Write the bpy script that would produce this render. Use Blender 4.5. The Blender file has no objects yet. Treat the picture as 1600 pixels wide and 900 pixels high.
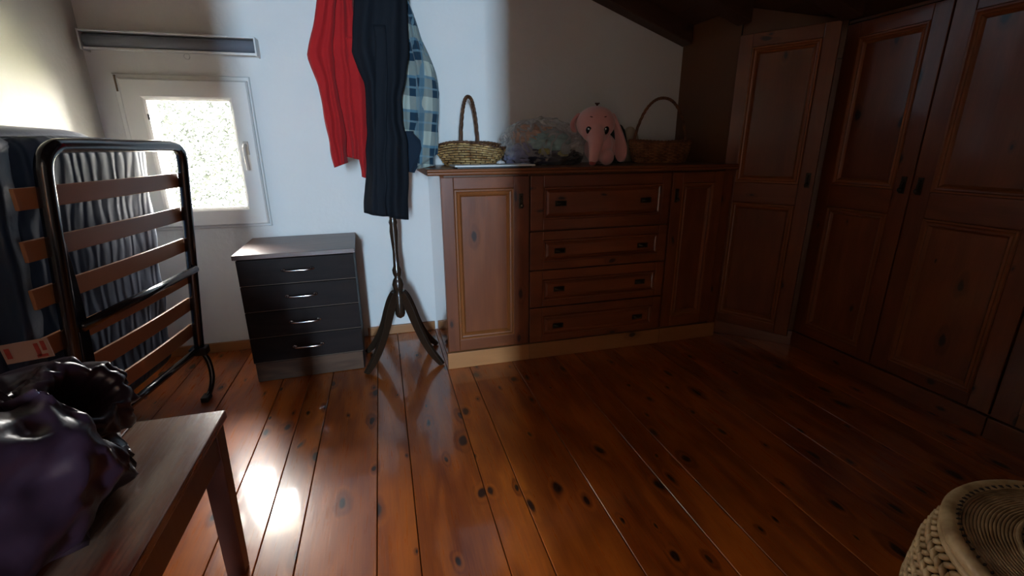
import bpy, bmesh, math, random
from mathutils import Vector, Matrix, noise
random.seed(7)
C = bpy.context.scene.collection
SC = bpy.context.scene
PI = math.pi

# ------------------------------------------------------------ camera
H = 1.10; YAW, PITCH, ROLL, FPX = .26737, .29594, -.006736, 722.87
def cam_axes():
    cy, sy, cp, sp = math.cos(YAW), math.sin(YAW), math.cos(PITCH), math.sin(PITCH)
    f = Vector((sy*cp, cy*cp, -sp)); r = Vector((cy, -sy, 0)); u = r.cross(f)
    cr, sr = math.cos(ROLL), math.sin(ROLL)
    return cr*r+sr*u, -sr*r+cr*u, f
RX, UX, FX = cam_axes()
cam = bpy.data.cameras.new('camera'); camo = bpy.data.objects.new('camera', cam); C.objects.link(camo)
cam.sensor_width = 36; cam.lens = 36*FPX/1600; cam.clip_start = .02
M = Matrix((RX, UX, -FX)).transposed().to_4x4(); M.translation = Vector((0, 0, H)); camo.matrix_world = M
SC.camera = camo
def at(px, py, Y):                       # a point of the photo at real depth y = Y
    d = (px-800)/FPX*RX-(py-450)/FPX*UX+FX
    return Vector((0, 0, H))+d*(Y/d.y)

# ------------------------------------------------------------ light and exposure
SC.view_settings.view_transform = 'Standard'; SC.view_settings.look = 'None'
SC.view_settings.gamma = 1; SC.view_settings.use_curve_mapping = False
SC.view_settings.exposure = 1.25
w = bpy.data.worlds.new('sky'); SC.world = w; w.use_nodes = True
bg = w.node_tree.nodes['Background']; bg.inputs[0].default_value = (1, .96, .91, 1); bg.inputs[1].default_value = 32.0
def area(name, loc, rot, sx, sy, power, col, portal=False):
    l = bpy.data.lights.new(name, 'AREA'); l.shape = 'RECTANGLE'; l.size = sx; l.size_y = sy; l.energy = power; l.color = col
    l.cycles.is_portal = portal
    o = bpy.data.objects.new(name, l); C.objects.link(o); o.location = loc; o.rotation_euler = rot; return o
area('window_daylight', (-.868, 2.93, 1.06), (-PI/2, 0, 0), .37, .56, 1, (1, 1, 1), True)
# daylight from the narrow window at the far end of the passage behind the photographer
area('passage_daylight', (-.56, -4.55, 1.35), (PI/2, 0, 0), .20, 1.1, 140, (.52, .76, 1))

# ------------------------------------------------------------ helpers
class MB:
    def __init__(s): s.v = []; s.f = []; s.m = []
    def face(s, idx, m=0): s.f.append(idx); s.m.append(m)
    def box(s, x0, x1, y0, y1, z0, z1, m=0):
        b = len(s.v)
        s.v += [(x0,y0,z0),(x1,y0,z0),(x1,y1,z0),(x0,y1,z0),(x0,y0,z1),(x1,y0,z1),(x1,y1,z1),(x0,y1,z1)]
        for q in ((0,3,2,1),(4,5,6,7),(0,1,5,4),(1,2,6,5),(2,3,7,6),(3,0,4,7)): s.face([b+i for i in q], m)
        return s
    def hexa(s, pts, m=0):               # eight points, bottom four then top four
        b = len(s.v); s.v += [tuple(p) for p in pts]
        for q in ((0,3,2,1),(4,5,6,7),(0,1,5,4),(1,2,6,5),(2,3,7,6),(3,0,4,7)): s.face([b+i for i in q], m)
        return s
    def grid(s, rows, m=0, closed=True, cap=True):   # rows of rings
        b = len(s.v); n = len(rows[0])
        for r in rows: s.v += [tuple(p) for p in r]
        for i in range(len(rows)-1):
            for j in range(n if closed else n-1):
                k = (j+1) % n
                s.face([b+i*n+j, b+i*n+k, b+(i+1)*n+k, b+(i+1)*n+j], m)
        if cap and closed:
            s.face([b+j for j in range(n)][::-1], m); s.face([b+(len(rows)-1)*n+j for j in range(n)], m)
        return s
    def tube(s, pts, r, n=10, m=0, closed=False, cap=True):
        pts = [Vector(p) for p in pts]; N = len(pts)
        rr = r if isinstance(r, (list, tuple)) else [r]*N
        T = []
        for i in range(N):
            a = pts[(i-1) % N] if closed or i else pts[0]; c = pts[(i+1) % N] if closed or i < N-1 else pts[-1]
            T.append((c-a).normalized())
        nrm = T[0].orthogonal().normalized(); rows = []
        for i in range(N):
            nrm = (nrm-T[i]*nrm.dot(T[i])).normalized(); bn = T[i].cross(nrm)
            rows.append([pts[i]+rr[i]*(math.cos(2*PI*j/n)*nrm+math.sin(2*PI*j/n)*bn) for j in range(n)])
        if closed:
            b = len(s.v)
            for q in rows: s.v += [tuple(p) for p in q]
            # match the seam
            best = min(range(n), key=lambda k: (rows[0][k]-rows[-1][0]).length)
            for i in range(N):
                for j in range(n):
                    k = (j+1) % n
                    if i < N-1: s.face([b+i*n+j, b+i*n+k, b+(i+1)*n+k, b+(i+1)*n+j], m)
                    else: s.face([b+i*n+j, b+i*n+k, b+(k+best) % n, b+(j+best) % n], m)
        else: s.grid(rows, m, True, cap)
        return s
    def lathe(s, prof, c=(0,0,0), n=32, m=0, cap=True):
        rows = [[(c[0]+r*math.cos(2*PI*j/n), c[1]+r*math.sin(2*PI*j/n), c[2]+z) for j in range(n)] for r, z in prof]
        return s.grid(rows, m, True, cap)
    def ell(s, c, r, n=20, k=12, m=0):
        rows = []
        for i in range(k+1):
            a = -PI/2+PI*(i+.02)/(k+.04)
            rows.append([(c[0]+r[0]*math.cos(a)*math.cos(2*PI*j/n), c[1]+r[1]*math.cos(a)*math.sin(2*PI*j/n), c[2]+r[2]*math.sin(a)) for j in range(n)])
        return s.grid(rows, m)
    def rectframe(s, x0, x1, z0, z1, prof, m=0, mh=None, cap=None):   # mitred moulding swept round a rectangle, prof = (inset, y)
        b = len(s.v); mh = m if mh is None else mh
        for i, y in prof: s.v += [(x0+i, y, z0+i), (x1-i, y, z0+i), (x1-i, y, z1-i), (x0+i, y, z1-i)]
        for k in range(len(prof)-1):
            for j in range(4):
                l = (j+1) % 4
                s.face([b+4*k+j, b+4*k+l, b+4*k+4+l, b+4*k+4+j], mh if j in (0, 2) else m)
        if cap is not None: s.face([b+4*(len(prof)-1)+j for j in range(4)], cap)
        return s
    def build(s, name, mats, parent=None, loc=(0,0,0), rot=(0,0,0), bevel=0, smooth=False, sub=0, seg=2, recalc=True):
        me = bpy.data.meshes.new(name); me.from_pydata([tuple(v) for v in s.v], [], s.f)
        if not isinstance(mats, (list, tuple)): mats = [mats]
        for q in mats: me.materials.append(q)
        me.polygons.foreach_set('material_index', s.m)
        if recalc:
            bm = bmesh.new(); bm.from_mesh(me); bmesh.ops.recalc_face_normals(bm, faces=bm.faces); bm.to_mesh(me); bm.free()
        if smooth: me.polygons.foreach_set('use_smooth', [True]*len(me.polygons))
        o = bpy.data.objects.new(name, me); C.objects.link(o)
        o.parent = parent; o.location = loc; o.rotation_euler = rot
        if bevel:
            b = o.modifiers.new('bevel', 'BEVEL'); b.width = bevel; b.segments = seg; b.limit_method = 'ANGLE'; b.angle_limit = .6
            b.harden_normals = False
        if sub:
            q = o.modifiers.new('sub', 'SUBSURF'); q.levels = sub; q.render_levels = sub
        return o
def tag(o, label=None, cat=None, group=None, kind=None):
    if label: o['label'] = label
    if cat: o['category'] = cat
    if group: o['group'] = group
    if kind: o['kind'] = kind
    return o
def thing(name, loc, label, cat, rz=0, group=None, kind=None):
    o = bpy.data.objects.new(name, None); C.objects.link(o); o.empty_display_size = .05
    o.location = loc; o.rotation_euler = (0, 0, rz); return tag(o, label, cat, group, kind)
def smooth_path(pts, k=6, closed=False):
    pts = [Vector(p) for p in pts]; out = []; n = len(pts)
    for i in range(n if closed else n-1):
        p = [pts[(i+d) % n] if closed else pts[min(max(i+d, 0), n-1)] for d in (-1, 0, 1, 2)]
        for j in range(k):
            t = j/k
            out.append(.5*((2*p[1])+(-p[0]+p[2])*t+(2*p[0]-5*p[1]+4*p[2]-p[3])*t*t+(-p[0]+3*p[1]-3*p[2]+p[3])*t**3))
    if not closed: out.append(pts[-1])
    return out
def interp(tab, z):
    tab = sorted(tab)
    if z <= tab[0][0]: return tab[0][1]
    for (a, p), (b, q) in zip(tab, tab[1:]):
        if z <= b:
            t = (z-a)/(b-a); t = t*.75+t*t*(3-2*t)*.25; return p+(q-p)*t
    return tab[-1][1]

# ------------------------------------------------------------ materials
def nt(name):
    m = bpy.data.materials.new(name); m.use_nodes = True; t = m.node_tree
    return m, t, t.nodes['Principled BSDF']
def N(t, kind, **kw):
    n = t.nodes.new(kind)
    for k, v in kw.items():
        if k.startswith('i_'): n.inputs[k[2:].replace('_', ' ')].default_value = v
        else: setattr(n, k, v)
    return n
def math_n(t, op, a, b=None, clamp=False):
    n = t.nodes.new('ShaderNodeMath'); n.operation = op; n.use_clamp = clamp
    for i, x in enumerate((a, b)):
        if x is None: continue
        if hasattr(x, 'is_linked') or hasattr(x, 'links'): t.links.new(x, n.inputs[i])
        else: n.inputs[i].default_value = x
    return n.outputs[0]
def mixc(t, fac, a, b, mode='MIX'):
    n = t.nodes.new('ShaderNodeMix'); n.data_type = 'RGBA'; n.blend_type = mode
    for i, x in ((0, fac), (6, a), (7, b)):
        if hasattr(x, 'links'): t.links.new(x, n.inputs[i])
        else: n.inputs[i].default_value = x if i == 0 else (*x, 1)
    return n.outputs[2]
def setspec(p, rough, spec=.5, coat=0, coat_r=.1, sheen=0):
    p.inputs['Roughness'].default_value = rough; p.inputs['Specular IOR Level'].default_value = spec
    p.inputs['Coat Weight'].default_value = coat; p.inputs['Coat Roughness'].default_value = coat_r
    p.inputs['Sheen Weight'].default_value = sheen
def plain(name, col, rough=.6, metal=0, bump=0, bscale=200, var=0, vscale=4, spec=.5, sheen=0, coat=0):
    m, t, p = nt(name); p.inputs['Metallic'].default_value = metal; setspec(p, rough, spec, coat, .15, sheen)
    tc = N(t, 'ShaderNodeTexCoord')
    nz = N(t, 'ShaderNodeTexNoise', i_Scale=vscale, i_Detail=4.0); t.links.new(tc.outputs['Object'], nz.inputs['Vector'])
    dk = tuple(c*(1-var) for c in col); lt = tuple(min(1, c*(1+var)) for c in col)
    t.links.new(mixc(t, nz.outputs['Fac'], dk, lt), p.inputs['Base Color'])
    if bump:
        n2 = N(t, 'ShaderNodeTexNoise', i_Scale=bscale, i_Detail=3.0); t.links.new(tc.outputs['Object'], n2.inputs['Vector'])
        b = N(t, 'ShaderNodeBump', i_Strength=bump, i_Distance=.002); t.links.new(n2.outputs['Fac'], b.inputs['Height']); t.links.new(b.outputs[0], p.inputs['Normal'])
    return m
def wood(name, dark, light, axis='y', rough=.3, knots=.5, grain=55, coat=.0, knotcol=(.03,.010,.005), spec=.5, kscale=5.0, wear=0, contrast=.55, tint=.25, coat_r=.12):
    """pine and other boards: long grain on one axis, swirls and dark knots, a tone of its own for each object"""
    m, t, p = nt(name); L = t.links.new; setspec(p, rough, spec, coat, coat_r)
    tc = N(t, 'ShaderNodeTexCoord'); oi = N(t, 'ShaderNodeObjectInfo')
    off = N(t, 'ShaderNodeVectorMath', operation='SCALE'); off.inputs[0].default_value = (37.1, 21.7, 53.3); L(oi.outputs['Random'], off.inputs['Scale'])
    ad = N(t, 'ShaderNodeVectorMath', operation='ADD'); L(tc.outputs['Object'], ad.inputs[0]); L(off.outputs[0], ad.inputs[1])
    sc = {'x': (.22, 1, 1), 'y': (1, .22, 1), 'z': (1, 1, .22)}[axis]
    mp = N(t, 'ShaderNodeMapping'); mp.inputs['Scale'].default_value = sc; L(ad.outputs[0], mp.inputs['Vector'])
    ks = {'x': (.45, 1, 1), 'y': (1, .45, 1), 'z': (1, 1, .45)}[axis]
    mk = N(t, 'ShaderNodeMapping'); mk.inputs['Scale'].default_value = ks; L(ad.outputs[0], mk.inputs['Vector'])
    wob = N(t, 'ShaderNodeTexNoise', i_Scale=14.0, i_Detail=2.0); L(mk.outputs[0], wob.inputs['Vector'])
    wv = N(t, 'ShaderNodeVectorMath', operation='SCALE'); L(wob.outputs['Color'], wv.inputs[0]); wv.inputs['Scale'].default_value = .03
    ka = N(t, 'ShaderNodeVectorMath', operation='ADD'); L(mk.outputs[0], ka.inputs[0]); L(wv.outputs[0], ka.inputs[1])
    sx_ = N(t, 'ShaderNodeSeparateXYZ'); L(ka.outputs[0], sx_.inputs[0]); ai = 'xyz'.index(axis); oth = [i for i in range(3) if i != ai]
    cb = N(t, 'ShaderNodeCombineXYZ'); L(math_n(t, 'ADD', sx_.outputs[oth[0]], sx_.outputs[oth[1]]), cb.inputs[0]); L(sx_.outputs[ai], cb.inputs[1])
    vo = N(t, 'ShaderNodeTexVoronoi', i_Scale=kscale, i_Randomness=1.0); vo.voronoi_dimensions = '2D'; L(cb.outputs[0], vo.inputs['Vector'])
    d = vo.outputs['Distance']; sep = N(t, 'ShaderNodeSeparateColor'); L(vo.outputs['Color'], sep.inputs[0])
    on = math_n(t, 'LESS_THAN', sep.outputs[0], knots)
    rad = math_n(t, 'MULTIPLY', math_n(t, 'ADD', sep.outputs[1], .35), .048*kscale/5)
    q = math_n(t, 'DIVIDE', d, rad)
    core = math_n(t, 'MULTIPLY', math_n(t, 'SUBTRACT', 1.25, q, True), on, True)
    core = math_n(t, 'MULTIPLY', core, 1.9, True)
    halo = math_n(t, 'MULTIPLY', math_n(t, 'SUBTRACT', 1.0, math_n(t, 'MULTIPLY', q, .33), True), on)
    nz = N(t, 'ShaderNodeTexNoise', i_Scale=5.0, i_Detail=3.0, i_Roughness=.55); L(mp.outputs[0], nz.inputs['Vector'])
    ph = math_n(t, 'ADD', math_n(t, 'MULTIPLY', nz.outputs['Fac'], grain*.5), math_n(t, 'MULTIPLY', halo, 9))
    rings = math_n(t, 'MULTIPLY_ADD', math_n(t, 'SINE', ph), .5); t.nodes[-1].inputs[2].default_value = .5
    fs = tuple(8 if k == .22 else 160 for k in sc)
    fm = N(t, 'ShaderNodeMapping'); fm.inputs['Scale'].default_value = fs; L(ad.outputs[0], fm.inputs['Vector'])
    fn = N(t, 'ShaderNodeTexNoise', i_Scale=1.0, i_Detail=4.0); L(fm.outputs[0], fn.inputs['Vector'])
    bs = tuple(.6 if k == .22 else 7 for k in sc)
    bmn = N(t, 'ShaderNodeMapping'); bmn.inputs['Scale'].default_value = bs; L(ad.outputs[0], bmn.inputs['Vector'])
    bn = N(t, 'ShaderNodeTexNoise', i_Scale=1.0, i_Detail=3.0); L(bmn.outputs[0], bn.inputs['Vector'])
    f = math_n(t, 'ADD', math_n(t, 'MULTIPLY', rings, contrast*.35), math_n(t, 'MULTIPLY', fn.outputs['Fac'], contrast*.5))
    f = math_n(t, 'ADD', f, math_n(t, 'MULTIPLY', bn.outputs['Fac'], contrast*1.3))
    f = math_n(t, 'SUBTRACT', f, contrast*.62-.08, True)
    col = mixc(t, f, light, dark)
    rt = math_n(t, 'MULTIPLY_ADD', oi.outputs['Random'], tint); t.nodes[-1].inputs[2].default_value = 1-tint/2
    cr = N(t, 'ShaderNodeCombineColor'); L(rt, cr.inputs[0]); L(rt, cr.inputs[1]); L(rt, cr.inputs[2])
    col = mixc(t, 1.0, col, cr.outputs[0], 'MULTIPLY')
    col = mixc(t, math_n(t, 'MULTIPLY', halo, .55), col, tuple(c*.55 for c in dark))
    col = mixc(t, core, col, knotcol)
    if wear:
        wn = N(t, 'ShaderNodeTexNoise', i_Scale=9.0, i_Detail=5.0); L(mp.outputs[0], wn.inputs['Vector'])
        wf = math_n(t, 'MULTIPLY', math_n(t, 'SUBTRACT', wn.outputs['Fac'], .48, True), 5*wear, True)
        col = mixc(t, wf, col, (.36, .26, .17))
    L(col, p.inputs['Base Color'])
    rg = math_n(t, 'ADD', math_n(t, 'MULTIPLY', fn.outputs['Fac'], .12), rough-.05); L(rg, p.inputs['Roughness'])
    b = N(t, 'ShaderNodeBump', i_Strength=.25, i_Distance=.0012); L(f, b.inputs['Height']); L(b.outputs[0], p.inputs['Normal'])
    return m
def plaster(name, col):
    m, t, p = nt(name); setspec(p, .75, .3); L = t.links.new
    tc = N(t, 'ShaderNodeTexCoord'); a = N(t, 'ShaderNodeTexNoise', i_Scale=2.5, i_Detail=5.0); b = N(t, 'ShaderNodeTexNoise', i_Scale=38.0, i_Detail=5.0)
    L(tc.outputs['Object'], a.inputs['Vector']); L(tc.outputs['Object'], b.inputs['Vector'])
    L(mixc(t, a.outputs['Fac'], tuple(c*.93 for c in col), tuple(min(1, c*1.05) for c in col)), p.inputs['Base Color'])
    h = math_n(t, 'ADD', math_n(t, 'MULTIPLY', a.outputs['Fac'], 2.5), b.outputs['Fac'])
    bp = N(t, 'ShaderNodeBump', i_Strength=.35, i_Distance=.004); L(h, bp.inputs['Height']); L(bp.outputs[0], p.inputs['Normal'])
    return m
def wicker_mat(name, a, b):
    m, t, p = nt(name); setspec(p, .5, .4); L = t.links.new
    tc = N(t, 'ShaderNodeTexCoord'); n = N(t, 'ShaderNodeTexNoise', i_Scale=28.0, i_Detail=4.0); L(tc.outputs['Object'], n.inputs['Vector'])
    f = math_n(t, 'MULTIPLY', math_n(t, 'SUBTRACT', n.outputs['Fac'], .32, True), 2.6, True)
    L(mixc(t, f, a, b), p.inputs['Base Color']); return m
def cloth_mat(name, col, var=.25, sheen=.3, rough=.85, scale=420, fold=0):
    m = plain(name, col, rough, 0, .35, scale, var, 3, .25, sheen); return m
def plaid_mat():
    m, t, p = nt('plaid_flannel'); setspec(p, .9, .2, sheen=.3); L = t.links.new
    tc = N(t, 'ShaderNodeTexCoord'); nz = N(t, 'ShaderNodeTexNoise', i_Scale=5.0); L(tc.outputs['UV'], nz.inputs['Vector'])
    sp = N(t, 'ShaderNodeSeparateXYZ'); L(tc.outputs['UV'], sp.inputs[0])
    wob = math_n(t, 'MULTIPLY', math_n(t, 'SUBTRACT', nz.outputs['Fac'], .5), .02)
    def stripes(src, period, lo, hi):
        f = math_n(t, 'FRACT', math_n(t, 'DIVIDE', math_n(t, 'ADD', src, wob), period))
        a = math_n(t, 'GREATER_THAN', f, lo); b = math_n(t, 'LESS_THAN', f, hi); return math_n(t, 'MULTIPLY', a, b)
    wide = math_n(t, 'MULTIPLY', math_n(t, 'ADD', stripes(sp.outputs[0], .11, 0, .52), stripes(sp.outputs[1], .15, 0, .52)), .5)
    col = mixc(t, wide, (.40, .44, .38), (.012, .035, .06))
    thin = math_n(t, 'MAXIMUM', stripes(sp.outputs[0], .11, .52, .62), stripes(sp.outputs[1], .15, .52, .6))
    col = mixc(t, math_n(t, 'MULTIPLY', thin, .75), col, (.04, .14, .22))
    thin2 = math_n(t, 'MAXIMUM', stripes(sp.outputs[0], .11, .24, .29), stripes(sp.outputs[1], .15, .22, .28))
    col = mixc(t, math_n(t, 'MULTIPLY', thin2, .6), col, (.18, .28, .32))
    L(col, p.inputs['Base Color']); return m

PINE_D, PINE_L = (.12, .026, .0065), (.25, .068, .018)
FLOORM = wood('floor_pine', (.17, .026, .003), (.64, .160, .016), 'y', rough=.28, knots=.5, grain=62, coat=.6, coat_r=.07, kscale=10.0, contrast=1.0, tint=.30, spec=.5)
PV = wood('cabinet_pine_upright', PINE_D, PINE_L, 'z', rough=.36, coat=.6, coat_r=.12, knots=.3, grain=60, kscale=9.0, contrast=.85)
PH = wood('cabinet_pine_across', PINE_D, PINE_L, 'x', rough=.36, coat=.6, coat_r=.12, knots=.3, grain=60, kscale=9.0, contrast=.85)
PLV = wood('moulding_pine_upright', (.15, .040, .009), (.30, .095, .026), 'z', rough=.32, knots=.05, grain=60)
PLH = wood('moulding_pine_across', (.15, .040, .009), (.30, .095, .026), 'x', rough=.32, knots=.05, grain=60)
PTOP = wood('worktop_pine', (.13, .035, .012), (.27, .085, .028), 'x', rough=.28, knots=.2, grain=50)
PLINTH = wood('plinth_pine', (.24, .08, .022), (.44, .19, .065), 'x', rough=.38, knots=.25, grain=50)
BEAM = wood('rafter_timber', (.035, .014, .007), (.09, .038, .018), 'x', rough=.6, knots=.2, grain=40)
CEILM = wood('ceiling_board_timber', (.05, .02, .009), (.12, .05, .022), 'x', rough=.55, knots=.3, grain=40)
SIDEP = wood('wardrobe_side_board', (.09, .030, .009), (.15, .056, .018), 'z', rough=.38, knots=.05, grain=30, contrast=.35)
WENGE = wood('dark_laminate', (.007, .0035, .003), (.020, .011, .009), 'x', rough=.50, knots=0, grain=90, contrast=.8, spec=.12, tint=.1)
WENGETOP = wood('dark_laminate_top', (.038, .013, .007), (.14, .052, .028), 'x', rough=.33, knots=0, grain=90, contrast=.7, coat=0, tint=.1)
WENGEP = wood('brown_laminate_plinth', (.035, .016, .010), (.12, .062, .036), 'x', rough=.5, knots=0, grain=120, contrast=.9, spec=.2, tint=.1)
EDGE = plain('laminate_edge', (.20, .13, .085), .5, var=.2)
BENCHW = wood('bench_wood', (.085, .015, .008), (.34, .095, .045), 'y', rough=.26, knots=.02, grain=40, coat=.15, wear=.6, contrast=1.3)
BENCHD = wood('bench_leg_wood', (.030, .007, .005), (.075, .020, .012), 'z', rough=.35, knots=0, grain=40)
SLATW = wood('bed_slat_beech', (.28, .12, .06), (.42, .20, .10), 'y', rough=.35, knots=0, grain=40, contrast=.35)
STANDW = wood('coat_stand_wood', (.010, .006, .004), (.040, .022, .013), 'z', rough=.24, knots=0, grain=60, coat=.4)
WALL = plaster('white_plaster', (.80, .79, .76)); HALLW = plaster('passage_plaster', (.62, .40, .25)); WALLC = plaster('cream_plaster', (.82, .80, .72))
PVC = plain('white_window_plastic', (.80, .79, .76), .35, var=.03)
METAL = plain('chrome', (.75, .75, .76), .18, 1)
BRONZE = plain('aged_bronze', (.055, .045, .030), .42, .8, .5, 150, .4, 40)
BLACKT = plain('black_enamel_tube', (.006, .008, .014), .16, 0, spec=.8, coat=.5)
BLACKP = plain('black_plastic', (.010, .010, .012), .4)
GREYF = plain('grey_blind_fabric', (.20, .21, .24), .55, 0, .2, 500, .15, 10)
WHITEP = plain('white_aluminium', (.72, .72, .70), .4, var=.05)
NAVY = cloth_mat('navy_cloth', (.007, .009, .013), .3, .0)
RED = cloth_mat('red_cloth', (.42, .012, .013), .25, .08)
PLAID = plaid_mat()
DARKL = cloth_mat('dark_blue_cloth', (.010, .020, .036), .3, .1)

# ------------------------------------------------------------ setting
YB, XL, XR, YF = 2.767, -1.26, 2.62, -.45
def ceil_z(x): return 2.425-.345*x*1.0
joints = [-1.27, -1.03, -.79, -.553, -.425, -.318, -.10, .017, .249, .365, .596, .837, .955, 1.19, 1.42, 1.535, 1.77, 1.995, 2.2]
fl = MB().box(XL-.1, XR+.1, -4.9, YB+.1, -.06, -.022).build('floor', plain('subfloor', (.02, .01, .006), .9)); tag(fl, kind='structure')
for a, b in zip(joints, joints[1:]):
    g = .0013; y0 = YF-.0
    MB().box(a+g, b-g, y0, YB, -.022, random.uniform(-.0008, 0)).build('plank', FLOORM, fl, bevel=.0016, seg=1)
MB().box(XL, .7, -4.8, YF-.002, -.022, 0).build('passage_floor', FLOORM, fl)
# back wall with its window opening
wx0, wx1, wz0, wz1 = -1.10, -.64, .745, 1.385
wb = MB()
for a in ((XL-.1, wx0, 0, 3.1), (wx1, XR, 0, 3.1), (wx0, wx1, 0, wz0), (wx0, wx1, wz1, 3.1)): wb.box(a[0], a[1], YB, YB+.22, a[2]-.03, a[3])
wb = wb.build('wall_back', WALL); tag(wb, kind='structure')
tag(MB().box(XL-.15, XL, YF-.1, YB, -.03, 3.1).build('wall_left', WALLC), kind='structure')
tag(MB().box(XR, XR+.12, YF-.1, YB, -.03, 3.1).build('wall_right', WALL), kind='structure')
JL, JR = -.61, .135
tag(MB().box(XL, JL, YF-.12, YF, -.03, 3.1).box(JR, XR, YF-.12, YF, -.03, 3.1).box(JL, JR, YF-.12, YF, 2.05, 3.1).build('wall_front', WALL), kind='structure')
ps = MB().box(XL-.12, XL, -4.8, YF-.12, -.03, 2.5).box(.7, .8, -4.8, YF-.12, -.03, 2.5).box(XL, .7, -4.8, YF-.12, 2.4, 2.5)
for a in ((XL, -.70, 0, 2.4), (-.42, .7, 0, 2.4), (-.70, -.42, 0, .75), (-.70, -.42, 1.95, 2.4)): ps.box(a[0], a[1], -4.5, -4.4, a[2]-.03, a[3])
ps.box(-1.0, -.1, -4.9, -4.7, .3, 2.4)
tag(ps.build('wall_passage', HALLW), kind='structure')
tag(MB().box(XL, -.674, YB-.016, YB, 0, .055).box(-.155, .25, YB-.016, YB, 0, .055).build('baseboard_back', PLINTH, bevel=.003), kind='structure')
tag(MB().box(XL, XL+.014, YF, YB-.017, 0, .055).build('baseboard_left', PLINTH, bevel=.003), kind='structure')
# sloping ceiling: boards across rafters
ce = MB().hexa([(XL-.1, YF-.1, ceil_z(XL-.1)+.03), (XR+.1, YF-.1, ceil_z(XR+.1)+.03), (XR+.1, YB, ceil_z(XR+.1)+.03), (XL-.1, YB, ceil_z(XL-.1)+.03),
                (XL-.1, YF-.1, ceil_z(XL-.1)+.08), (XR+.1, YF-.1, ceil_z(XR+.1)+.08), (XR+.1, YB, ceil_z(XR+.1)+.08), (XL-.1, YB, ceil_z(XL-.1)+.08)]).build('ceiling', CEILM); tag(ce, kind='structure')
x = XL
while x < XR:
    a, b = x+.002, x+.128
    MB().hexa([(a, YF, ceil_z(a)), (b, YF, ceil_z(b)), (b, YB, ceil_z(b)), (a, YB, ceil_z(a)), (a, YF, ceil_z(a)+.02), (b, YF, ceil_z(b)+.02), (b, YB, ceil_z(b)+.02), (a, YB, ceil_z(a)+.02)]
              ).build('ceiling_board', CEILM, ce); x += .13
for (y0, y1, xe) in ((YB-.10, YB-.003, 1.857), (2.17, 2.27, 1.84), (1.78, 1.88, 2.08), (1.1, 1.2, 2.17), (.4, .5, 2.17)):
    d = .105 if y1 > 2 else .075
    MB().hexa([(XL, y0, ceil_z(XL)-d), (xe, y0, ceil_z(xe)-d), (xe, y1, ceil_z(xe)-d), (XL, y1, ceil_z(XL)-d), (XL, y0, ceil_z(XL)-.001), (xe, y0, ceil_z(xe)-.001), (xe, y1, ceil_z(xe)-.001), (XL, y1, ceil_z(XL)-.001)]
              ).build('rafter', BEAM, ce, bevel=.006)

# window in the back wall
def arch(px, py): return at(px, py, YB)
win = MB().rectframe(-1.168, -.590, .700, 1.440, [(0, YB), (0, YB-.014), (.004, YB-.018), (.045, YB-.018), (.045, YB+.05)]).build('window_1', PVC); tag(win, kind='structure')
MB().rectframe(-1.140, -.598, .716, 1.418, [(0, YB-.012), (0, YB-.040), (.007, YB-.046), (.078, YB-.046), (.086, YB-.040), (.095, YB-.030), (.095, YB+.012)]).build('sash', PVC, win)
gl, gt, gp = nt('window_glass')
tr = N(gt, 'ShaderNodeBsdfTransparent'); gs = N(gt, 'ShaderNodeBsdfGlossy'); gs.inputs['Roughness'].default_value = .02
lw = N(gt, 'ShaderNodeFresnel'); lw.inputs[0].default_value = 1.3; ms = N(gt, 'ShaderNodeMixShader')
gt.links.new(lw.outputs[0], ms.inputs[0]); gt.links.new(tr.outputs[0], ms.inputs[1]); gt.links.new(gs.outputs[0], ms.inputs[2])
gt.links.new(ms.outputs[0], gt.nodes['Material Output'].inputs[0])
MB().box(-1.05, -.69, YB-.004, YB+.002, .80, 1.332).build('pane', gl, win)
hb = MB().box(-.658, -.634, YB-.056, YB-.046, 1.07, 1.135)
hb.tube(smooth_path([(-.646, YB-.05, 1.115), (-.646, YB-.075, 1.115), (-.646, YB-.086, 1.10), (-.646, YB-.084, 1.05), (-.645, YB-.076, .995)]), .0085, 10)
tag(hb.build('window_handle', plain('handle_beige', (.62, .56, .48), .35), win, smooth=False, bevel=.002), 'beige lever handle pointing down')
MB().tube([(-1.150, YB-.034, 1.36), (-1.150, YB-.034, 1.43)], .004, 8).tube([(-1.150, YB-.034, 1.426), (-1.143, YB-.046, 1.426)], .004, 8).build('hinge', plain('rusty_hinge', (.22, .15, .09), .6), win, smooth=True)
MB().box(-1.056, -1.043, YB-.036, YB-.010, 1.235, 1.262).build('latch', BLACKP, win, bevel=.002)

# roller blind over the window
bl = thing('roller_blind', (-.882, YB, 1.53), 'closed grey roller blind in a white rail mounted above the small window', 'blind')
MB().tube([(-.345, -.036, .040), (.345, -.036, .040)], .029, 24).build('fabric_roll', GREYF, bl, smooth=True)
MB().box(-.352, .352, -.072, 0, .072, .080).build('top_rail', WHITEP, bl, bevel=.002)
MB().box(-.350, .350, -.060, -.046, .000, .011).build('bottom_bar', WHITEP, bl, bevel=.002)
MB().box(-.349, .349, -.005, 0, .011, .072).build('back_plate', GREYF, bl)
for sx in (-1, 1): MB().box(sx*.352-.004, sx*.352+.004, -.074, 0, -.004, .081).build('end_cap', WHITEP, bl, bevel=.003)
ring = [(.05+.012*math.cos(a*PI/8), -.055, -.014+.012*math.sin(a*PI/8)) for a in range(16)]
MB().tube(ring, .0022, 6, closed=True).build('pull_ring', WHITEP, bl, smooth=True)

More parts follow.
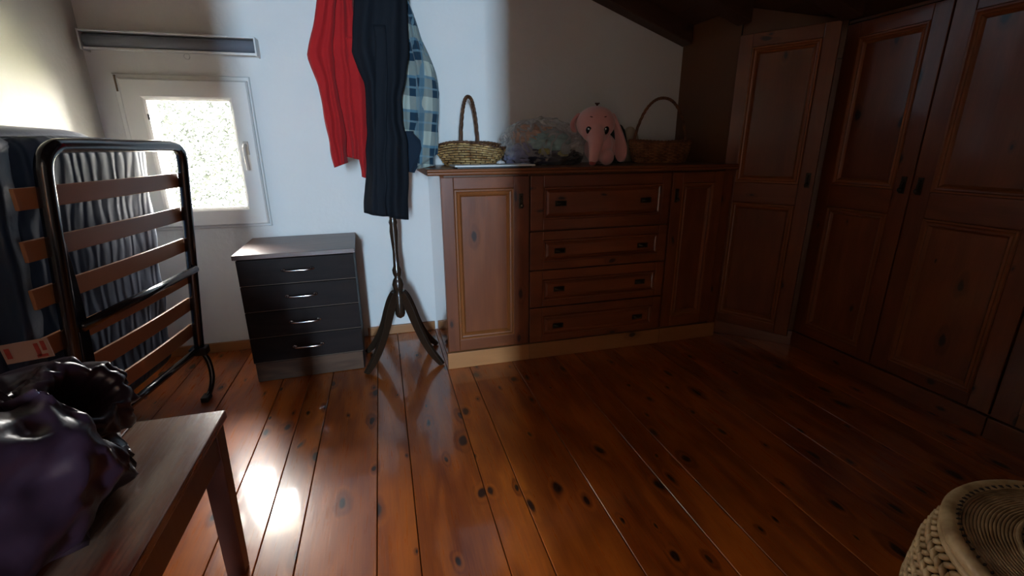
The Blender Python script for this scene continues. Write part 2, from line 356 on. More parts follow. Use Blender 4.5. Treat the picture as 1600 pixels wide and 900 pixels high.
# bushes outside the window
LEAF = plain('leaf_green', (.030, .034, .030), .9, var=.3, spec=0)
tree = thing('tree', (-2.3, 6.2, -.3), 'sunlit leafy tree filling the view outside the small window', 'tree')
lm = MB(); rl = random.Random(3)
for i in range(15000):
    while True:
        q = Vector((rl.uniform(-1, 1), rl.uniform(-1, 1), rl.uniform(-1, 1)))
        if q.length < 1: break
    c = Vector((q.x*2.0, q.y*.8, 1.35+q.z*1.3)); a = rl.uniform(0, 2*PI); e = rl.uniform(-1, 1)
    u = Vector((math.cos(a), math.sin(a)*.6, e)).normalized(); v = u.cross(Vector((rl.uniform(-1, 1), 1, rl.uniform(-1, 1)))).normalized()
    L_, W_ = rl.uniform(.022, .045), rl.uniform(.008, .015); b = len(lm.v)
    lm.v += [tuple(c-u*L_), tuple(c+v*W_), tuple(c+u*L_), tuple(c-v*W_)]; lm.face([b, b+1, b+2, b+3])
tag(lm.build('foliage', LEAF, tree, recalc=False), kind='stuff')
MB().tube(smooth_path([(0, 0, 0), (.05, .05, .5), (-.03, 0, 1.0), (.1, 0, 1.7)]), .05, 8).tube(smooth_path([(0, 0, .7), (.4, .1, 1.1), (.8, .1, 1.6)]), .025, 8).tube(smooth_path([(0, 0, .8), (-.4, .1, 1.2), (-.7, .1, 1.7)]), .025, 8).build('trunk', plain('bark', (.18, .14, .1), .9), tree, smooth=True)
tag(MB().box(-8, 4, 3.2, 12, -.5, -.3).build('ground', plain('garden_ground', (.35, .36, .25), .9, var=.3)), kind='structure')

# ------------------------------------------------------------ joinery
FRM = [(0, -.020), (.003, -.026), (.010, -.026), (.014, -.020), (.020, -.018), (.026, -.021), (.031, -.016), (.036, -.009)]
def make_door(parent, name, x0, x1, z0, z1, panels, stile=.062, handle=None, loc=(0,0,0), rz=0, label=None):
    """a framed door in the unit's local frame: front at y = 0 - thickness; panels = list of (px0, px1, pz0, pz1)"""
    d = MB(); T = -.020
    px0, px1 = panels[0][0], panels[0][1]
    d.box(x0, px0, T, 0, z0, z1, 0); d.box(px1, x1, T, 0, z0, z1, 0)
    zs = [z0]+[v for p in sorted(panels, key=lambda p: p[2]) for v in (p[2], p[3])]+[z1]
    for i in range(0, len(zs), 2): d.box(px0+.0004, px1-.0004, T, 0, zs[i], zs[i+1], 1)
    do = d.build(name, [PV, PH], parent, loc=loc, rot=(0, 0, rz), bevel=.0025)
    if label: do['label'] = label
    for a, b, c, e in panels:
        MB().rectframe(a, b, c, e, FRM, 0, 1).build('moulding', [PLV, PLH], do)
        k = .036; n = 3 if b-a > .12 and e-c > .3 else 1
        MB().box(a+k-.003, b-k+.003, -.009, -.002, c+k-.003, e-k+.003).build('panel', PV if e-c > .2 else PH, do)
    if handle: make_handle(do, *handle)
    return do
def make_handle(parent, x, z, kind='drop', y=-.020):
    h = MB()
    if kind == 'drop':
        h.box(x-.011, x+.011, y-.004, y, z-.036, z+.036)
        h.ell((x, y-.006, z+.020), (.006, .006, .006), 10, 6)
        h.tube(smooth_path([(x, y-.010, z+.018), (x-.001, y-.015, z-.002), (x, y-.013, z-.014)]), .0035, 8)
        h.ell((x, y-.015, z-.020), (.010, .010, .011), 12, 8)
        h.lathe([(.013, 0), (.011, .004)], (x, 0, 0), 4) if False else None
    else:
        h.box(x-.030, x+.030, y-.004, y, z-.013, z+.013)
        rows = []
        for i in range(9):
            a = PI*i/8
            rows.append([(x-.024+.048*j/8, y-.004-.014*math.sin(a)*math.sin(PI*(j+.6)/9.2), z+.010-.020*i/8) for j in range(9)])
        h.grid(rows, 0, False, False)
        h.tube([(x-.027, y-.005, z+.011), (x+.027, y-.005, z+.011)], .003, 6)
    return h.build('handle', BRONZE, parent, bevel=.0012 if kind == 'drop' else 0)

YC = 2.20       # carcass front; door faces stand at 2.18
# left cupboard
cu = thing('cupboard', (.257, YC, 0), 'pine cupboard with one tall panelled door, left end of the sideboard by the coat stand', 'cupboard')
SIDEG = wood('glossy_side_pine', PINE_D, PINE_L, 'z', rough=.15, knots=0, grain=40, coat=1, coat_r=.06)
MB().box(.003, .021, 0, .56, 0, .974).build('side_panel', SIDEG, cu, bevel=.002)
MB().box(.0215, .432, .001, .56, .08, .974).build('carcass', SIDEP, cu)
make_door(cu, 'door', .004, .429, .096, .967, [(.062, .352, .156, .912)], handle=(.388, .848))
MB().box(-.003, .433, -.022, 0, 0, .088).build('plinth', PLINTH, cu, bevel=.002)
# drawer unit
dc = thing('drawer_cabinet', (.69, YC, 0), 'pine drawer unit with four wide drawers in the middle of the fitted sideboard', 'drawers')
MB().box(.0015, .789, .001, .56, .08, .974).build('carcass', SIDEP, dc)
for z0, z1, pz0, pz1, hz in ((.699, .967, .752, .911, .829), (.495, .692, .536, .648, .589), (.292, .488, .326, .440, .384), (.094, .286, .128, .240, .178)):
    d = MB().box(.004, .072, -.020, 0, z0, z1, 0).box(.733, .782, -.020, 0, z0, z1, 0).box(.0724, .7326, -.020, 0, z0, pz0, 0).box(.0724, .7326, -.020, 0, pz1, z1, 0)
    d = d.build('drawer', [PH], dc, bevel=.0025)
    MB().rectframe(.072, .733, pz0, pz1, [(0, -.020), (.003, -.025), (.009, -.025), (.013, -.016), (.018, -.013), (.030, -.019)], 0, 1).build('moulding', [PV, PH], d)
    MB().box(.100, .705, -.0195, -.003, pz0+.0285, pz1-.0285).build('panel', PH, d)
    make_handle(d, .163, hz, 'cup'); make_handle(d, .638, hz, 'cup')
MB().box(.001, .789, -.022, 0, 0, .088).build('plinth', PLINTH, dc, bevel=.002)
# right cupboard
cr_ = thing('cupboard', (1.48, YC, 0), 'pine cupboard with a narrow panelled door, right end of the sideboard beside the wardrobe', 'cupboard')
MB().box(.001, .375, .001, .56, .08, .974).build('carcass', SIDEP, cr_)
make_door(cr_, 'door', .003, .318, .096, .967, [(.062, .262, .156, .912)], handle=(.030, .846))
MB().box(.321, .376, -.016, 0, .088, .974).build('filler_strip', PV, cr_)
MB().box(.001, .376, -.022, 0, 0, .088).build('plinth', PLINTH, cr_, bevel=.002)
wt = MB()
rows = []
for xx in (.200, 1.856):
    rows.append([(xx, 2.148, .978), (xx, 2.143, .983), (xx, 2.143, .990), (xx, 2.150, .996), (xx, 2.150, 1.001), (xx, 2.154, 1.005), (xx, 2.765, 1.005), (xx, 2.765, .976), (xx, 2.16, .976)])
wt.grid(rows)
tag(wt.build('worktop', PTOP, bevel=.001), 'long pine worktop with a moulded edge over the fitted sideboard', 'worktop')

# corner wardrobe with its door ajar
A = math.radians
cw = thing('corner_wardrobe', (1.868, 2.268, 0), 'pine corner wardrobe set at an angle with its panelled door slightly open', 'wardrobe', -A(45))
cs, sn = math.cos(-A(45)), math.sin(-A(45))
def loc45(x, y): dx, dy = x-1.868, y-2.268; return (dx*cs+dy*sn, -dx*sn+dy*cs)
def wbox(mb, pts, z0, z1):       # prism on world plan points, in the corner wardrobe's frame
    q = [loc45(*p) for p in pts]; b = len(mb.v); n = len(q)
    zt = z1 if isinstance(z1, (list, tuple)) else [z1]*n
    mb.v += [(a, c, z0) for a, c in q]+[(a, c, z) for (a, c), z in zip(q, zt)]
    mb.face(list(range(b, b+n))[::-1]); mb.face(list(range(b+n, b+2*n)))
    for i in range(n): mb.face([b+i, b+(i+1) % n, b+n+(i+1) % n, b+n+i])
    return mb
zc = lambda x: ceil_z(x)-.002
wbox(MB(), [(1.862, 2.262), (1.882, 2.282), (1.882, 2.764), (1.862, 2.764)], 0, [zc(1.862), zc(1.882), zc(1.882), zc(1.862)]).build('side_panel', SIDEP, cw)
wbox(MB(), [(1.884, 2.284), (2.215, 1.952), (2.60, 1.952), (2.60, 2.764), (1.884, 2.764)], .08, 1.50).build('carcass', SIDEP, cw)
MB().hexa([(.004, 0, 1.50), (.458, 0, 1.50), (.458, .018, 1.50), (.004, .018, 1.50), (.004, 0, zc(1.872)), (.458, 0, zc(2.2)), (.458, .018, zc(2.2)), (.004, .018, zc(1.872))]).build('fascia', SIDEP, cw)
MB().box(0, .458, -.010, .01, 0, .085).build('plinth', PH, cw, bevel=.002)
PN = lambda w, s=.066, e=.066: [(s, w-e, .146, .802), (s, w-e, .908, 1.578)]
make_door(cw, 'door', .0, .440, .093, 1.640, PN(.44), handle=(.412, .930), loc=(.003, -.014, 0), rz=-A(13.5), label='door standing slightly open')
# the run of wardrobes along the right wall
def wardrobe(y_top, widths, label, handles):
    W = sum(widths)
    wr = thing('wardrobe', (2.21, y_top, 0), label, 'wardrobe', -PI/2)
    MB().box(.001, W-.001, .001, .38, .08, 1.655).build('carcass', SIDEP, wr)
    MB().hexa([(.001, -.012, 1.645), (W-.001, -.012, 1.645), (W-.001, .02, 1.645), (.001, .02, 1.645), (.001, -.012, ceil_z(2.22)-.002), (W-.001, -.012, ceil_z(2.22)-.002), (W-.001, .02, ceil_z(2.19)-.016), (.001, .02, ceil_z(2.19)-.016)]).build('fascia', SIDEP, wr)
    MB().box(.001, W-.001, -.024, 0, 0, .085).build('plinth', PH, wr, bevel=.002)
    x = 0
    for wd, hs in zip(widths, handles):
        make_door(wr, 'door', x+.003, x+wd-.003, .093, 1.640, [(x+a, x+b, c, d) for a, b, c, d in PN(wd, .07 if hs > 0 else .078, .072)],
                  handle=(x+(wd-.034 if hs > 0 else .034), .930))
        x += wd
    return wr
wardrobe(1.945, (.447, .473), 'pine double door wardrobe against the right wall, both handles meeting in the middle', (1, -1))
wardrobe(1.023, (.46, .46), 'pine wardrobe at the right edge, cut off so only its door stile shows', (-1, 1))

# ------------------------------------------------------------ dark chest of drawers
ch = thing('chest_of_drawers', (-.415, 2.305, 0), 'small dark brown chest with four drawers and silver handles standing under the window', 'drawers', A(2.0))
hw = .252
MB().box(-hw, hw, .017, .44, 0, .618).build('carcass', WENGE, ch, bevel=.001)
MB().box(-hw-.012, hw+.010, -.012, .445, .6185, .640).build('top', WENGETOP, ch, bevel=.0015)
MB().box(-hw+.004, hw-.004, .003, .0165, .002, .098).build('plinth', WENGEP, ch, bevel=.001)
for z0, z1 in ((.492, .612), (.364, .486), (.232, .358), (.104, .226)):
    d = MB().box(-hw-.002, hw+.002, 0, .0165, z0, z1).build('drawer', WENGE, ch, bevel=.0012)
    MB().box(-hw-.002, hw+.002, .0005, .0165, z0-.0018, z0-.0002).build('edge_strip', EDGE, d)
    zc_ = (z0+z1)/2+.004; h = MB()
    h.tube(smooth_path([(-.064, -.001, zc_), (-.058, -.018, zc_), (-.03, -.024, zc_), (.03, -.024, zc_), (.058, -.018, zc_), (.064, -.001, zc_)]), .0048, 8)
    for sx in (-1, 1): h.lathe([(.0, 0), (.011, 0), (.010, .004), (0, .005)], (0, 0, 0), 12) if False else h.ell((sx*.062, -.003, zc_), (.012, .005, .008), 12, 6)
    h.build('handle', METAL, d, smooth=True)

# ------------------------------------------------------------ coat stand
cs_ = thing('coat_stand', (.038, 2.38, 0), 'dark turned wooden coat stand on four curved legs in front of the wall', 'coat stand')
MB().lathe([(.004, .235), (.020, .245), (.026, .26), (.026, .36), (.020, .385), (.026, .40), (.030, .42), (.024, .445), (.015, .46), (.022, .48), (.024, .50), (.016, .52), (.014, .60), (.018, .66), (.021, .70), (.018, .73), (.022, .745),
            (.017, .76), (.016, 1.0), (.020, 1.3), (.017, 1.6), (.022, 1.72), (.018, 1.76), (.026, 1.79), (.022, 1.82), (.006, 1.85)], n=20).build('post', STANDW, cs_, smooth=True)
for sx, sy in ((-1, -1), (1, -1), (-1, 1), (1, 1)):
    ux, uy = (.195, .14*sy) if sx > 0 else (-.195, .14*sy)
    L_ = math.hypot(ux, uy); ux, uy = ux/L_, uy/L_
    pr = [(.020, .375, .030), (.045, .335, .034), (.075, .265, .034), (.105, .190, .030), (.140, .120, .028), (.180, .062, .026), (.222, .018, .020), (.240, .002, .014)]
    pts = smooth_path([(r, z, h) for r, z, h in pr], 4); rows = []
    for i, p in enumerate(pts):
        q = pts[min(i+1, len(pts)-1)]-pts[max(i-1, 0)]; tl = math.hypot(q.x, q.y); nx, nz = -q.y/tl, q.x/tl; t_ = .011
        ring = []; tl = 1
        for a, b in ((1, 1), (1, -1), (-1, -1), (-1, 1)):
            r_, z_ = p.x+nx*a*p.z*.72, max(.0005, p.y+nz*a*p.z*.72); ring.append((ux*r_-uy*b*t_, uy*r_+ux*b*t_, z_))
        rows.append(ring)
    MB().grid(rows).build('leg', STANDW, cs_, bevel=.003)
for k in range(4):
    a = k*PI/2+.6; dx, dy = math.cos(a), math.sin(a)
    MB().tube(smooth_path([(0, 0, 1.70), (dx*.05, dy*.05, 1.69), (dx*.10, dy*.10, 1.73), (dx*.115, dy*.115, 1.79)]), .010, 8).ell((dx*.115, dy*.115, 1.80), (.014, .014, .014), 10, 6).build('hook', STANDW, cs_, smooth=True)

def garment(name, parent, mat, left, right, yc, th, folds, ztop=None, n=72, m=46, seed=0, uvs=False, taper=True, sub=0):
    """hanging cloth as a closed, pleated sleeve of fabric; left / right = photo outline at depth yc"""
    Lp = [at(*p, yc) for p in left]; Rp = [at(*p, yc) for p in right]
    Lt = [(p.z, p.x) for p in Lp]; Rt = [(p.z, p.x) for p in Rp]
    zb0, zb1 = min(Lt)[0], min(Rt)[0]; zt = ztop if ztop else max(max(Lt)[0], max(Rt)[0]); rows = []; uv = []
    for i in range(m):
        v = i/(m-1); ring = []
        for j in range(n):
            a = 2*PI*j/n; s = (1+math.cos(a))/2; s2 = .5-.5*math.cos(PI*s) if False else s
            zlow = zb0+(zb1-zb0)*s; z = zlow+(zt-zlow)*v
            xl, xr = interp(Lt, z), interp(Rt, z); x = xl+(xr-xl)*s2
            amp = folds[1]*(1-.55*v)*min(1, math.sin(PI*min(max(s, .03), .97))*2.2)
            f = amp*math.sin(folds[0]*PI*s+seed+1.6*math.sin(v*2+seed))+amp*.5*math.sin(folds[0]*1.9*PI*s+seed*2-v*3)
            nn = noise.noise(Vector((x*9+seed, z*3.5, a*.4)))*amp*1.2
            y = yc+th*math.sin(a)*(abs(math.sin(a))**-.25 if abs(math.sin(a)) > 1e-3 else 1)+f+nn
            x += noise.noise(Vector((z*11, seed, s*2)))*.007
            ring.append((x, y, z)); uv.append((x-(f*1.2), z))
        rows.append(ring)
    mb = MB().grid(rows, cap=True); o = mb.build(name, mat, parent, smooth=True)
    if uvs:
        ul = o.data.uv_layers.new(name='UVMap')
        for lp in o.data.loops: q = mb.v[lp.vertex_index]; ul.data[lp.index].uv = (q[0]*1.0+(q[1]-yc)*.6+.035*math.sin(q[2]*3), q[2]+.12*q[0])
    return o
def rooted(o, mb=None): return o
jk = thing('red_jacket', at(530, 262, 2.36), 'red fleece jacket hanging on the left side of the coat stand', 'jacket')
def under(parent, objs):
    for o in objs: o.matrix_parent_inverse = Matrix.Translation(-parent.location)
bd = garment('body', jk, RED, [(520, -60), (512, 0), (508, 90), (512, 150), (522, 200), (536, 243)], [(548, -60), (552, 0), (562, 80), (573, 122), (576, 200), (573, 252)], 2.36, .040, (5, .013), ztop=1.84, seed=1)
s1 = garment('sleeve', jk, RED, [(510, -60), (496, 0), (480, 88), (499, 134), (509, 200), (521, 262)], [(530, -60), (526, 0), (520, 80), (527, 140), (538, 200), (544, 254)], 2.32, .032, (3, .009), ztop=1.82, seed=2.4)
s2 = garment('sleeve', jk, RED, [(540, 60), (545, 120), (552, 180), (560, 240), (566, 276)], [(566, 60), (572, 120), (576, 180), (577, 240), (576, 280)], 2.33, .022, (2, .006), seed=3)
under(jk, [bd, s1, s2])
nv = thing('navy_coat', at(600, 340, 2.30), 'long navy cloth coat hanging in front of the coat stand post', 'coat')
b1 = garment('body', nv, NAVY, [(556, -70), (552, 0), (550, 80), (560, 105), (569, 130), (572, 200), (571, 270), (569, 332)], [(630, -70), (637, 0), (638, 90), (629, 150), (630, 190), (638, 224), (639, 280), (638, 343)], 2.26, .040, (4, .016), ztop=1.86, seed=.6)
b2 = garment('lapel', nv, NAVY, [(585, 40), (586, 120), (585, 240), (587, 336)], [(603, 40), (606, 120), (603, 240), (604, 338)], 2.222, .010, (1, .003), seed=5)
under(nv, [b1, b2])
ps_ = thing('plaid_shirt', at(655, 262, 2.40), 'blue and white plaid flannel shirt hanging on the right side of the coat stand', 'shirt')
p1 = garment('body', ps_, PLAID, [(610, -60), (615, 0), (618, 120), (622, 200), (628, 268)], [(634, -60), (637, 0), (659, 60), (680, 112), (686, 146), (682, 200), (680, 258)], 2.40, .045, (5, .014), ztop=1.84, seed=4, uvs=True)
p2 = garment('sleeve', ps_, PLAID, [(640, 60), (650, 110), (656, 160), (654, 210), (648, 262)], [(652, 60), (676, 112), (687, 146), (684, 200), (684, 240)], 2.335, .022, (2, .008), seed=1.2, uvs=True)
p3 = garment('dark_piece', ps_, DARKL, [(628, 205), (630, 230), (634, 268)], [(646, 208), (668, 232), (648, 270)], 2.325, .020, (2, .005), seed=2)  # separate dark blue piece at the shirt's lower edge
under(ps_, [p1, p2, p3])

# ------------------------------------------------------------ folding bed
BEDM = plain('navy_mattress_cover', (.008, .034, .085), .36, 0, .3, 60, .3, 5, sheen=.2)
def quilt():
    m, t, p = nt('navy_quilted_mattress'); setspec(p, .6, .3, sheen=.1); L = t.links.new
    tc = N(t, 'ShaderNodeTexCoord'); mp = N(t, 'ShaderNodeMapping'); mp.inputs['Scale'].default_value = (1, 1, .35); L(tc.outputs['Object'], mp.inputs[0])
    wv = N(t, 'ShaderNodeTexWave', i_Scale=7.0, i_Distortion=6.0, i_Detail=1.0); wv.bands_direction = 'Y'; wv.inputs['Detail Scale'].default_value = 2.0; L(mp.outputs[0], wv.inputs['Vector'])
    n = N(t, 'ShaderNodeTexNoise', i_Scale=6.0); L(tc.outputs['Object'], n.inputs['Vector'])
    L(mixc(t, n.outputs['Fac'], (.006, .022, .060), (.022, .058, .130)), p.inputs['Base Color'])
    b = N(t, 'ShaderNodeBump', i_Strength=.35, i_Distance=.004); L(wv.outputs['Fac'], b.inputs['Height']); L(b.outputs[0], p.inputs['Normal'])
    return m
QUILT = quilt()
bed = thing('folding_bed', (-.95, 1.95, 0), 'folded guest bed on edge with black tube frame, wooden slats and navy mattress', 'bed')
BO = Vector((-.95, 1.95, 0))
def F(s, z, off=0): return Vector((-.885+.095*s-.095*(1.1-z)/.9-off, 1.6+.70*s, z))-BO
fr = [F(0, .20), F(0, .5), F(0, .8), F(0, 1.00), F(.01, 1.07), F(.06, 1.105), F(.15, 1.112), F(.5, 1.112), F(.88, 1.112), F(.965, 1.100), F(.995, 1.06), F(1, .98), F(1, .8), F(1, .5), F(1, .20)]
MB().tube(smooth_path(fr, 5), .021, 12).tube([F(0, .21), F(1, .21)], .015, 10).build('frame_tube', BLACKT, bed, smooth=True)
for k, z in enumerate((.975, .835, .70, .555, .43, .305)):
    rows = []
    for i in range(15):
        s = -.10+1.10*i/14; bow = .010*math.sin(PI*min(max(s, 0), 1))
        p = F(s, z, .020-bow); rows.append([p+Vector((0, 0, -.029)), p+Vector((0, 0, .029)), p+Vector((-.010, 0, .029)), p+Vector((-.010, 0, -.029))])
    MB().grid(rows).build('slat', SLATW, bed, bevel=.002)
MB().tube([F(.02, .583, -.018), F(.98, .592, -.018)], .0165, 12).build('cross_bar', BLACKT, bed, smooth=True)
rows = []
for i in range(9):
    t = i/8; p = F(.035+.055*t, .84-.50*t, -.004); hw_ = .010+.018*math.sin(PI*min(1, t*1.15)*.8); u_ = Vector((0, hw_, 0)); rows.append([p-u_, p+u_, p+u_-Vector((.008, 0, 0)), p-u_-Vector((.008, 0, 0))])
MB().grid(rows).build('link_arm', BLACKT, bed, bevel=.002)
for s in (0, 1):
    MB().box(-.035, .035, -.028, .028, -.018, .018).build('foot_bracket', BLACKP, bed, loc=F(s, .20), bevel=.004)
    pts = [F(s, .20)+Vector((.012, -.01, 0)), F(s, .15)+Vector((.040, -.02, 0)), F(s, .08)+Vector((.058, -.045, 0)), F(s, .03)+Vector((.058, -.08, 0)), F(s, .012)+Vector((.05, -.115, 0))]
    lg = MB().tube(smooth_path(pts, 5), .0115, 10).build('leg', BLACKT, bed, smooth=True)
    q = pts[-1]; MB().box(-.016, .016, -.028, .028, -.012, .012).build('foot', BLACKP, lg, loc=q, bevel=.004)
def slab(fx0, fx1, y0, y1, z0, z1, rr, amp, seed):
    """rounded soft slab; fx(z) gives the faces"""
    mb = MB(); rows = []; ny, nz = 26, 34
    for side in (0, 1):
        pass
    n = 44; K = 40
    for i in range(K+1):
        z = z0+(z1-z0)*i/K; e = min(i, K-i)/K*(z1-z0); k = 1 if e > rr else math.sqrt(max(0, 1-((rr-e)/rr)**2)); ring = []
        xm = (fx0(z)+fx1(z))/2; hx = (fx0(z)-fx1(z))/2; ym = (y0+y1)/2; hy = (y1-y0)/2
        for j in range(n):
            a = 2*PI*j/n; c, s = math.cos(a), math.sin(a); ex = .30
            X = math.copysign(abs(c)**ex, c); Y = math.copysign(abs(s)**ex, s)
            xx = xm+X*(hx-rr*(1-k)); yy = ym+Y*(hy-rr*(1-k))
            d = noise.noise(Vector((yy*5+seed, z*6, X*2)))*amp+noise.noise(Vector((yy*14+seed, z*13, X*2)))*amp*.4
            ring.append((xx+d, yy+d*Y, z+(d*.8 if e < rr*1.5 else 0)))
        rows.append(ring)
    return mb.grid(rows)
lean = lambda z: -.84-.95-(-.95)-.095*(1.1-z)/.9
m1 = MB(); rows = []
sl = slab(lambda z: -.902-.095*(1.1-z)/.9, lambda z: -1.02-.07*(1.1-z)/.9, 1.575, 2.235, .17, 1.145, .05, .012, 1)
sl.v = [(v[0]+.10*(v[1]-1.93), v[1], v[2]) for v in sl.v]
sl.v = [tuple(Vector(v)-BO) for v in sl.v]; sl.build('mattress', QUILT, bed, smooth=True, sub=1)
sl = slab(lambda z: -1.035-.03*(1.1-z), lambda z: -1.215, 1.50, 2.30, .15, 1.175, .06, .016, 5)
sl.v = [tuple(Vector(v)-BO) for v in sl.v]; mt2 = sl.build('mattress', BEDM, bed, smooth=True, sub=1)
# cover hanging over the near end
sl = slab(lambda z: -.950-.085*(1.1-z)/.9, lambda z: -1.15, 1.525, 1.65, .16, 1.150, .04, .014, 9)
sl.v = [tuple(Vector(v)-BO) for v in sl.v]; cov = sl.build('mattress_cover', BEDM, bed, smooth=True, sub=1)
# wash label: a pale sewn patch with faded red marks
LAB = plain('label_cloth', (.52, .36, .31), .7, var=.15); LABR = plain('label_print', (.45, .07, .06), .7, var=.3, vscale=60)
lp = MB().box(-.055, .055, -.003, 0, -.028, .028, 0)
for a, b, c, d in ((-.048, -.036, -.014, .016), (.020, .030, -.020, .018), (.036, .046, -.006, .022), (.018, .044, -.024, -.016)): lp.box(a, b, -.0036, -.003, c, d, 1)
q = at(43, 548, 1.478); lb = lp.build('label', [LAB, LABR], bed, loc=q-BO, rot=(0, A(-6), 0)); lb['label'] = 'pale pink sewn label with red marks'

# ------------------------------------------------------------ bench and the bundle on it
bn = thing('bench', (-.62, .62, 0), 'low dark red-brown wooden bench with worn top in the lower left foreground', 'bench')
bz = .47; q = at(355, 640, 1.19)
bx1, by1 = .193, .565; bx0, by0 = -.20, -.50
for a, b in ((bx0, (bx0+bx1)/2-.001), ((bx0+bx1)/2+.001, bx1)):
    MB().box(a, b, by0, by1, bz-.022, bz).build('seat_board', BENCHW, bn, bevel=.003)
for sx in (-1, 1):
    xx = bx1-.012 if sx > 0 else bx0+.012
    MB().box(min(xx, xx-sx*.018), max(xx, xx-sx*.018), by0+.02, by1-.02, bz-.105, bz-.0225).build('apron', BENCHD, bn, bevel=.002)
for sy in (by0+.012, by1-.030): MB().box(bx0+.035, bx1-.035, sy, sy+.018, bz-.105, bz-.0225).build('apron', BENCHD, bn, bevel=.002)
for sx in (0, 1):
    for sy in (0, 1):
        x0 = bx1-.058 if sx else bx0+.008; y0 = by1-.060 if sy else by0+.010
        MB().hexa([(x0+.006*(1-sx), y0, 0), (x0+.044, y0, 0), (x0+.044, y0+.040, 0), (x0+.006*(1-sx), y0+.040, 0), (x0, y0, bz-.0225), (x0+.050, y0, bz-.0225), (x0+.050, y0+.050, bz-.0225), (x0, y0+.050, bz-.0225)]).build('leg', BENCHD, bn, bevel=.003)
PURP = plain('plum_satin', (.030, .014, .024), .32, 0, .3, 30, .4, 6, spec=.6, sheen=.0)
n = 96; bo = Vector((-.80, .77, bz))
path = smooth_path([(-.77, .25, .54), (-.735, .48, .56), (-.71, .70, .566), (-.685, .86, .568), (-.655, .96, .585), (-.622, .995, .618), (-.590, .990, .645)], 12)
rad = [.02, .12, .150, .150, .135, .100, .066]
rows = []; nn_ = len(path); up = Vector((0, 0, 1)); frames = []
for i, p in enumerate(path):
    q = (path[min(i+1, nn_-1)]-path[max(i-1, 0)]).normalized(); sd = q.cross(up).normalized(); frames.append((p, q, sd, sd.cross(q).normalized()))
def bundle_ring(i, rs, back=0):
    p, q, sd, u2 = frames[i]; t = i/12; k = min(int(t), 5); R0 = rad[k]+(rad[k+1]-rad[k])*(t-k) if k < 6 else rad[6]
    ring = []
    for j in range(n):
        a = 2*PI*j/n; ca, sa = math.cos(a), math.sin(a); v = Vector((ca*1.5, sa*1.5, i*.045))
        d = (.55-abs(noise.noise(v*1.3+Vector((3, 1, 7)))))*.068+(.4-abs(noise.noise(v*2.9+Vector((9, 2, 1)))))*.022+noise.noise(v*7)*.006
        d *= min(1, i/14)*(1 if rs > .9 else max(0, (rs-.3)*1.4))*(R0/.13)
        w_ = p+sd*(ca*(R0*1.05+d)*rs)+u2*(sa*(R0*.86+d)*rs)-q*back
        ring.append(Vector((w_.x, w_.y, max(w_.z, bz+.0015)))-bo)
    return ring
for i in range(nn_): rows.append(bundle_ring(i, 1))
L1 = nn_-1
for rs, bk in ((.95, -.008), (.86, -.010), (.76, -.004), (.68, .012), (.63, .035), (.58, .07), (.48, .10), (.25, .115), (.04, .118)): rows.append(bundle_ring(L1, rs, bk))
bu = MB().grid(rows).build('clothes_bundle', PURP, smooth=True, loc=bo)
tag(bu, 'dark plum crumpled satin bundle with an open end lying on the bench', 'bundle')

# ------------------------------------------------------------ straw hamper
STRAW = wicker_mat('pale_straw', (.34, .22, .10), (.68, .50, .27)); STRAWL = wicker_mat('lid_straw', (.24, .14, .060), (.48, .32, .17)); DARKIN = plain('hamper_shadow_lining', (.03, .018, .01), .9)
hp = thing('hamper', (1.006, .238, 0), 'round woven straw hamper with a lid in the lower right corner', 'hamper')
MB().lathe([(.19, .004), (.215, .05), (.232, .2), (.238, .33), (.232, .43), (.215, .468), (.05, .468)], n=48).build('shade_liner', DARKIN, hp, smooth=True)  # dark shell stands in for the shade behind the weave
R_of = lambda z: interp([(0, .20), (.06, .222), (.2, .242), (.33, .247), (.42, .240), (.47, .226)], z)
bw = MB(); zz = .012; k = 0
while zz < .462:                       # braided rows: leaning stitches, alternate rows lean the other way
    ns = 84; R = R_of(zz)
    for j in range(ns):
        a0 = 2*PI*j/ns; ln = 1 if k % 2 else -1; pts = []
        for u in (-1, -.4, .4, 1):
            a = a0+u*.046; z = zz+u*ln*.0075; rr = R+.004*(1-u*u)
            pts.append((rr*math.cos(a), rr*math.sin(a), max(.008, z)))
        bw.tube(pts, [.0022, .0058, .0058, .0022], 5)
    zz += .0145; k += 1
tag(bw.build('woven_side', STRAW, hp, smooth=True), kind='stuff')
LZ = .478; lidR = .214; M_ = 180
LH = lambda r: .016+.006*math.cos(r/lidR*PI/2)
prof = [(.001, LH(0)), (lidR*.97, LH(lidR*.97)), (lidR, .004)]
rows = [[(r*math.cos(2*PI*j/M_), r*math.sin(2*PI*j/M_), LZ+z-.003) for j in range(M_)] for r, z in prof]
lid = MB().grid(rows).build('lid', STRAWL, hp)
co = MB(); r = .008
while r < .208:                        # fine straw strands coiled round the lid
    nj = max(12, int(r*420))
    co.tube([(r*math.cos(2*PI*j/nj), r*math.sin(2*PI*j/nj), LZ+LH(r)-.002+.0006*math.sin(j*2.1+r*900)) for j in range(nj)], .0026, 5, closed=True); r += .0046
tag(co.build('coiled_straw', STRAWL, lid, smooth=True), kind='stuff')
rm = MB()
rm.tube([(.219*math.cos(2*PI*j/96), .219*math.sin(2*PI*j/96), LZ+.011) for j in range(96)], .0125, 12, closed=True)
rm.tube([(.222*math.cos(2*PI*j/96), .222*math.sin(2*PI*j/96), LZ-.006) for j in range(96)], .0085, 10, closed=True)
rm = rm.build('lid_rim', STRAW, lid, smooth=True); rm['label'] = 'pale rope edge of the lid'
